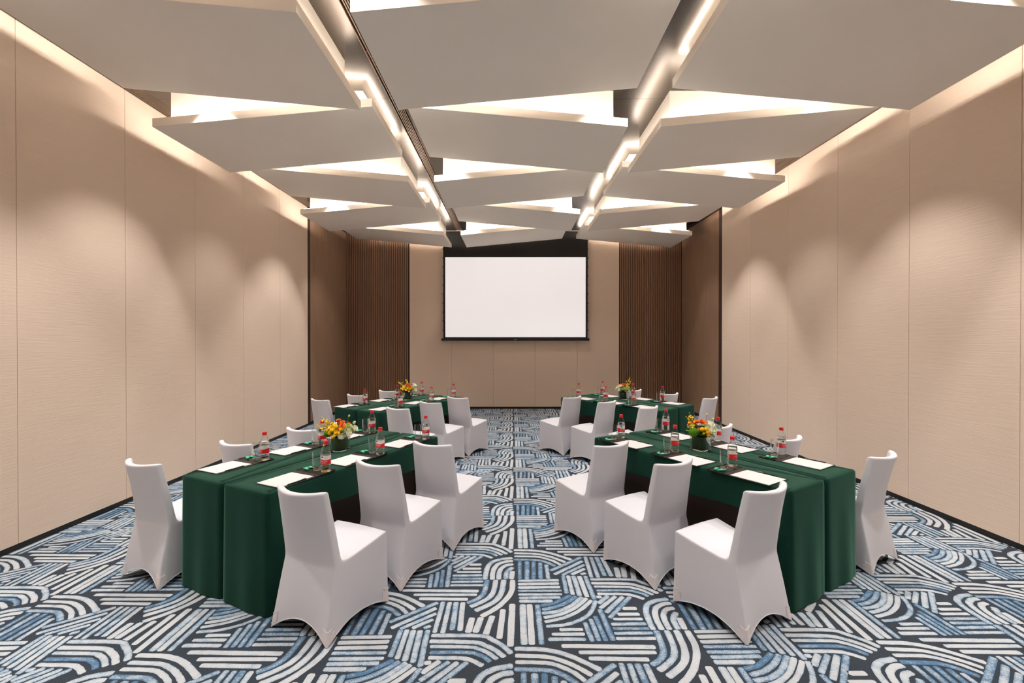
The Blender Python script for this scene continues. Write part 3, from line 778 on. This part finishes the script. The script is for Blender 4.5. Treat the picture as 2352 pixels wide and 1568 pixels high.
SET = {'front left': {'aisle': ((-.530, .422), (.011, .432), (.624, .430)), 'wall': ((-.513, -.245), (.029, -.239), (.634, -.228))},
       'front right': {'aisle': ((-.464, -.270), (.050, -.262), (.661, -.264)), 'wall': ((-.463, .390), (.097, .385), (.671, .372))},
       'back left': {'aisle': ((-.660, .500), (.006, .478), (.537, .472)), 'wall': ((-.721, -.125), (-.075, -.150), (.512, -.180))},
       'back right': {'aisle': ((-.456, -.385), (.056, -.372), (.627, -.340)), 'wall': ((-.522, .238), (.045, .308), (.60, .225))}}
jr = random.Random(11)
for gname, dd in SET.items():
    for where, pts in dd.items():
        for (u, v), pl in zip(pts, ('nearest the camera', 'middle place', 'nearest the screen')):
            rz = head(gname) + math.radians(jr.uniform(-2, 2))
            o = '%s table, %s side, %s' % (gname, where, pl)
            x, y = at(gname, u, v)
            put('pad', (x, y, ZT), rz, 'black leather desk pad with strip, ' + o)
            put('paper', (x, y, ZT + .0052), rz, 'blank white note paper, ' + o)
            R = Matrix.Rotation(rz, 3, 'Z')
            q = R @ Vector((.0125, -.245, 0)); put('pen', (x + q.x, y + q.y, ZT + .0094), rz + math.radians(jr.uniform(-2, 2)), 'black pen lying beside note paper, ' + o)
            put('tray', (x, y, ZT), rz, 'small black tray with glass and bottle, ' + o)
            put('bottle', (x, y, ZT + .0062), rz + math.radians(jr.uniform(-25, 25)), 'red capped water bottle, ' + o)
            q = R @ Vector((-.092, .004 + jr.uniform(-.006, .006), 0)); put('glass', (x + q.x, y + q.y, ZT + .0062), rz, 'empty clear tumbler left of its bottle, ' + o)
            for k, (mx, my, ma) in enumerate(((-.175, .018, 20), (-.170, -.020, -15))):
                q = R @ Vector((mx, my, 0))
                put('mint', (x + q.x, y + q.y, ZT + .0128), rz + math.radians(ma + jr.uniform(-15, 15)), 'green wrapped mint %s on tray, %s' % ('at the front' if k else 'at the back', o))

# ------------------------------------------------------------------ flowers
def sphere_pts(n):
    for i in range(n):
        z = 1 - 2 * (i + .5) / n; a = i * 2.39996; r = math.sqrt(max(0, 1 - z * z)); yield Vector((r * math.cos(a), r * math.sin(a), z))
def pompon(r, n, m, name, parent, loc, lift=.25, w=.3):
    g = G(); g.lathe([(.001, -r * .8), (r * .6, -r * .55), (r * .84, 0), (r * .6, r * .55), (.001, r * .8)], 10)
    for d in sphere_pts(n):
        u = d.orthogonal().normalized(); v = d.cross(u)
        a = random.random() * 6.3; u, v = u * math.cos(a) + v * math.sin(a), v * math.cos(a) - u * math.sin(a)
        g.add([d * r * .7 - u * r * w * .5, d * r * .95 - v * r * w * .5, d * r * (1 + lift * .3) + u * r * w * .5, d * r * .95 + v * r * w * .5], [(0, 1, 2, 3)])
    return g.obj(name, m, parent, loc=loc)
def petal(g, base, d, up, L, w, curl, seg=4):
    d = d.normalized(); side = d.cross(up).normalized(); vs = []; fs = []
    for i in range(seg + 1):
        t = i / seg; ww = w * (math.sin(PI * min(.98, .15 + .75 * t))) ; p = base + d * (L * t) + up * (curl * t * t)
        vs += [p - side * ww * .5, p + up * (-.12 * ww), p + side * ww * .5]
    for i in range(seg):
        b = 3 * i; fs += [(b, b + 1, b + 4, b + 3), (b + 1, b + 2, b + 5, b + 4)]
    g.add(vs, fs)
def frame(n):
    n = n.normalized(); u = n.orthogonal().normalized(); return u, n.cross(u), n
def daisy(R, rings, m, me_, name, parent, loc, nrm, cup=.3):
    u, v, n = frame(nrm); g = G()
    for k in range(rings):
        rr = R * (1 - .22 * k); c = 12 - 2 * k
        for i in range(c):
            a = 2 * PI * (i + .5 * k) / c; d = u * math.cos(a) + v * math.sin(a)
            petal(g, d * R * .12, d + n * (.15 + cup * k), n, rr, R * .42, R * .12, 3)
    f = g.obj(name, m, parent, loc=loc)
    e = G(); e.lathe([(R * .24, 0), (R * .22, R * .12), (R * .1, R * .2), (.0005, R * .22)], 10, caps=(True, False))
    M = Matrix((u, v, n)).transposed(); e.v = [tuple(M @ Vector(p)) for p in e.v]
    if me_: e.obj('flower_eye', me_, f)
    return f
def rose(R, m, name, parent, loc, nrm):
    u, v, n = frame(nrm); g = G()
    for k, (rr, h, c) in enumerate(((.25, .75, 3), (.48, .7, 4), (.75, .6, 5), (1.0, .42, 6))):
        for i in range(c):
            a0 = 2 * PI * (i + .4 * k) / c; da = 2 * PI / c * .72; vs = []; fs = []
            for j in range(4):
                t = j / 3.0
                for q in range(5):
                    a = a0 + da * (q / 4.0 - .5) * (1.0 + .2 * t) ; rad = R * rr * (.25 + .75 * t ** .7) * (1 + .05 * (q % 2)); z = R * (-.6 + (h + .6) * t - (.25 * rr * t * t)) - R * .12 * (abs(q - 2) == 2)
                    vs.append(u * (rad * math.cos(a)) + v * (rad * math.sin(a)) + n * z)
            for j in range(3):
                for q in range(4): b = j * 5 + q; fs.append((b, b + 1, b + 6, b + 5))
            g.add(vs, fs)
    o = g.obj(name, m, parent, loc=loc, smooth='full')
    G().lathe([(.001, -R * .66), (R * .3, -R * .6), (R * .22, R * .2), (.001, R * .35)], 8).obj('flower_heart', m, o)
    return o
def stem(parent, a, b, r=.0016, bend=.01):
    a, b = Vector(a), Vector(b); mid = (a + b) / 2 + Vector((bend, 0, bend))
    G().tube([a, (a + mid) / 2 + Vector((0, 0, bend * .3)), mid, b], r, 5).obj('stem', M_stem, parent)
def bud(parent, p, d, r=.008, m=None):
    u, v, n = frame(Vector(d)); M = Matrix((u, v, n)).transposed(); g = G()
    g.lathe([(.001, -r * 1.3), (r * .7, -r * .8), (r, 0), (r * .75, r * .9), (.001, r * 1.5)], 8)
    g.v = [tuple(M @ Vector(q)) for q in g.v]; return g.obj('bud', m or M_crmg, parent, loc=p, smooth='full')
def spray(parent, pts, n0, seed):
    """an orchid-like spray: thin stem with small yellow florets, buds at the tip"""
    rn = random.Random(seed); G().tube(pts, .0013, 5, .0007).obj('stem', M_stem, parent)
    P = [Vector(p) for p in pts]
    for i in range(n0):
        t = .15 + .85 * i / n0; k = t * (len(P) - 1); j = min(int(k), len(P) - 2); p = P[j].lerp(P[j + 1], k - j)
        p = p + Vector((rn.uniform(-.012, .012), rn.uniform(-.016, .004), rn.uniform(-.008, .01))); s = .0135 * (1 - .45 * t)
        if t > .82: bud(parent, p, (rn.uniform(-1, 1), -.3, 1), .0035, M_yel); continue
        u, v, n = frame(Vector((rn.uniform(-.6, .6), -1, rn.uniform(-.1, .7)))); g = G()
        for q in range(5):
            a = 2 * PI * q / 5; d = u * math.cos(a) + v * math.sin(a); petal(g, Vector((0, 0, 0)), d + n * .15, n, s * (1.25 if q == 0 else .9), s * (1.3 if q == 0 else .7), s * .2, 2)
        g.obj('flower', M_yel, parent, loc=p)
def leaves(parent, seed, n=16):
    rn = random.Random(seed)
    for i in range(n):
        a = 2 * PI * i / n + rn.uniform(-.2, .2); d = Vector((math.cos(a), math.sin(a), rn.uniform(.25, .9))); g = G()
        petal(g, Vector((0, 0, 0)), d, Vector((0, 0, 1)), rn.uniform(.055, .085), .035, -.012, 4)
        g.obj('leaf', M_leaf if i % 2 else M_lime, parent, loc=(.05 * math.cos(a), 0.05 * math.sin(a), .124 + rn.uniform(0, .025)))
def vase(loc, rz, lab):
    t = thing('glass_vase', lab, 'vase', loc, rz, 'low glass vases on the tables')
    W = .076
    G().lathe([(W, .012), (W, .115), (W - .001, .118), (W - .004, .118), (W - .005, .115), (W - .005, .013)], 40, e=3.2, caps=(False, False)).obj('glass_wall', M_glass, t, smooth='full')
    G().lathe([(W - .008, 0), (W - .001, .002), (W, .012), (W - .004, .0128), (.002, .0125)], 40, e=3.2).obj('glass_base', M_glassb, t, smooth=True)
    g = G().lathe([(W - .020, .0135), (W - .014, .016), (W - .013, .06), (W - .015, .112)], 36, e=2.6, caps=(True, True))
    g.obj('leaf_lining', M_leafd, t, smooth=True)
    return t
def bouquet(gname, lab, spec, seed):
    x, y = at(gname, 0, 0); z = ZT
    t = thing('flower_bouquet', lab, 'flowers', (x, y, z), 0, 'mixed bouquets in the vases')
    rn = random.Random(seed); core = G().lathe([(.001, .1195), (.045, .120), (.066, .137), (.058, .175), (.03, .2), (.001, .205)], 14); core.obj('foliage', M_leaf, t, smooth=True)
    leaves(t, seed)
    for item in spec:
        k, dx, dz, s = item[:4]; R0 = .098
        dy = item[4] if len(item) > 4 else -math.sqrt(max(.0004, R0 ** 2 - min(R0 ** 2, dx * dx) - min(R0 ** 2, (dz - .15) ** 2) * .7))
        p = Vector((dx, dy, dz)); n = (p - Vector((0, .01, .125))).normalized(); n = (n + Vector((0, -.25, .15))).normalized()
        stem(t, Vector((p.x * .25, p.y * .25, .122)), p - n * s * .4, .0018, .004)
        if k == 'y': pompon(s, 60, M_yel, 'flower', t, p)
        elif k == 'g': pompon(s, 420, M_lime, 'flower', t, p, .12, .16)
        elif k == 'o': daisy(s, 4, M_ora, M_orad, 'flower', t, p, n, .32)
        elif k == 'd': daisy(s, 2, M_yel, M_yeld, 'flower', t, p, n, .3)
        elif k == 'w': rose(s * 1.2, M_crm, 'flower', t, p, n)
        elif k == 'v': rose(s, M_crmg, 'flower', t, p, n)
        elif k == 'b': bud(t, p, (dx, -.02, .12), s)
    for i in range(9):      # the far side, filled in the same way
        a = PI * (.1 + .8 * i / 8); p = Vector((.085 * math.cos(a), .085 * math.sin(a), .17 + .02 * (i % 3)))
        k = i % 3
        if k == 0: pompon(.02, 60, M_yel, 'flower', t, p)
        elif k == 1: rose(.03, M_crm, 'flower', t, p, p - Vector((0, 0, .12)))
        else: daisy(.026, 4, M_ora, M_orad, 'flower', t, p, p - Vector((0, 0, .12)), .3)
    return t
FLW = {
 'front left': [('y', 0, .214, .018), ('y', .042, .190, .019), ('y', .025, .162, .018), ('y', -.02, .130, .016), ('d', -.055, .205, .020), ('d', -.085, .232, .018), ('d', -.130, .248, .015), ('d', -.100, .254, .015), ('d', -.125, .220, .016), ('d', -.072, .180, .021), ('y', -.035, .182, .019), ('d', -.018, .195, .020), ('d', -.11, .168, .017), ('y', -.052, .160, .018), ('d', .005, .172, .018), ('y', -.03, .215, .018, -.05), ('d', -.06, .225, .017, -.02), ('d', .0, .150, .017),
   ('o', -.01, .250, .022, 0), ('o', .035, .238, .022, -.03), ('o', .045, .216, .025), ('o', .018, .198, .014), ('w', -.02, .232, .012, -.04), ('g', -.080, .150, .030), ('g', -.078, .198, .02, -.03),
   ('w', .082, .158, .036), ('w', .045, .138, .025), ('w', .136, .188, .024, -.02), ('v', .11, .172, .026), ('v', .085, .210, .026, -.03), ('v', .06, .19, .02), ('b', .122, .231, .013, 0), ('b', .079, .288, .009, 0)],
 'front right': [('o', -.03, .232, .030, 0), ('o', 0, .238, .032, -.03), ('o', .03, .232, .028, 0), ('y', -.022, .190, .020), ('y', .012, .190, .020), ('y', .02, .165, .018), ('y', .03, .140, .018), ('y', -.012, .155, .012), ('g', -.080, .158, .038), ('v', .025, .205, .02, -.05),
   ('w', .078, .213, .036), ('w', .06, .175, .034), ('w', .108, .178, .03), ('w', .09, .146, .034), ('v', .115, .20, .022, 0), ('o', -.045, .19, .012), ('b', .055, .296, .009, 0), ('b', .11, .26, .008, 0), ('g', -.05, .21, .018, 0)],
 'back left': [('y', -.05, .17, .026), ('d', -.03, .205, .02), ('y', .02, .185, .022), ('y', .05, .175, .02), ('d', 0, .165, .02), ('d', .04, .145, .02), ('o', -.01, .225, .028, -.02), ('o', .04, .212, .03), ('o', .01, .24, .022, 0), ('y', -.06, .205, .02, -.02), ('d', -.085, .18, .018), ('v', -.03, .225, .018, 0),
   ('w', .105, .225, .030, 0), ('w', .12, .16, .028), ('w', .095, .13, .024), ('v', .13, .195, .02, 0), ('g', -.06, .14, .022), ('b', -.08, .265, .006, 0)],
 'back right': [('o', -.01, .222, .034, 0), ('o', .03, .225, .026, 0), ('v', -.02, .17, .026), ('v', .025, .175, .028), ('v', .06, .165, .024), ('v', 0, .145, .022), ('w', -.10, .19, .024), ('w', -.085, .155, .022), ('w', -.07, .205, .026, -.02), ('w', -.115, .165, .018, 0), ('v', -.05, .165, .02), ('g', .09, .16, .028), ('v', .045, .2, .022), ('b', -.09, .235, .008, 0)]}
BL = {'front left': 'yellow and orange bouquet with cream blooms on the right, front left table', 'front right': 'bouquet with orange crown, green ball and large cream blooms, front right table',
      'back left': 'mostly yellow bouquet with orange top and cream blooms, back left table', 'back right': 'pale green and cream bouquet with orange top, back right table'}
SPR = {'front left': [[(-.05, -.02, .17), (-.09, -.03, .23), (-.115, -.03, .262), (-.135, -.02, .285)], [(-.05, -.05, .16), (-.1, -.06, .2), (-.14, -.06, .215), (-.165, -.05, .235)]],
       'front right': [[(-.05, -.02, .18), (-.085, -.03, .225), (-.115, -.03, .25), (-.14, -.02, .285)], [(-.05, 0, .18), (-.065, 0, .24), (-.085, 0, .285), (-.105, 0, .315)], [(-.04, -.03, .17), (-.08, -.05, .205), (-.115, -.05, .235), (-.12, -.05, .25)]],
       'back left': [[(-.05, 0, .18), (-.09, 0, .23), (-.13, 0, .27), (-.16, 0, .29)], [(.0, 0, .2), (-.005, 0, .26), (-.015, 0, .3), (-.02, 0, .31)]],
       'back right': [[(.04, 0, .19), (.075, 0, .23), (.1, 0, .27), (.115, 0, .29)], [(.03, 0, .2), (.05, 0, .27), (.085, 0, .32), (.09, 0, .345)]]}
for i, gname in enumerate(GROUPS):
    x, y = at(gname, 0, 0)
    vase((x, y, ZT), head(gname), 'clear square glass vase lined with dark leaves, centre of the %s table' % gname)
    b = bouquet(gname, BL[gname], FLW[gname], 20 + i)
    for j, p in enumerate(SPR[gname]): spray(b, p, 9, 40 + 3 * i + j)
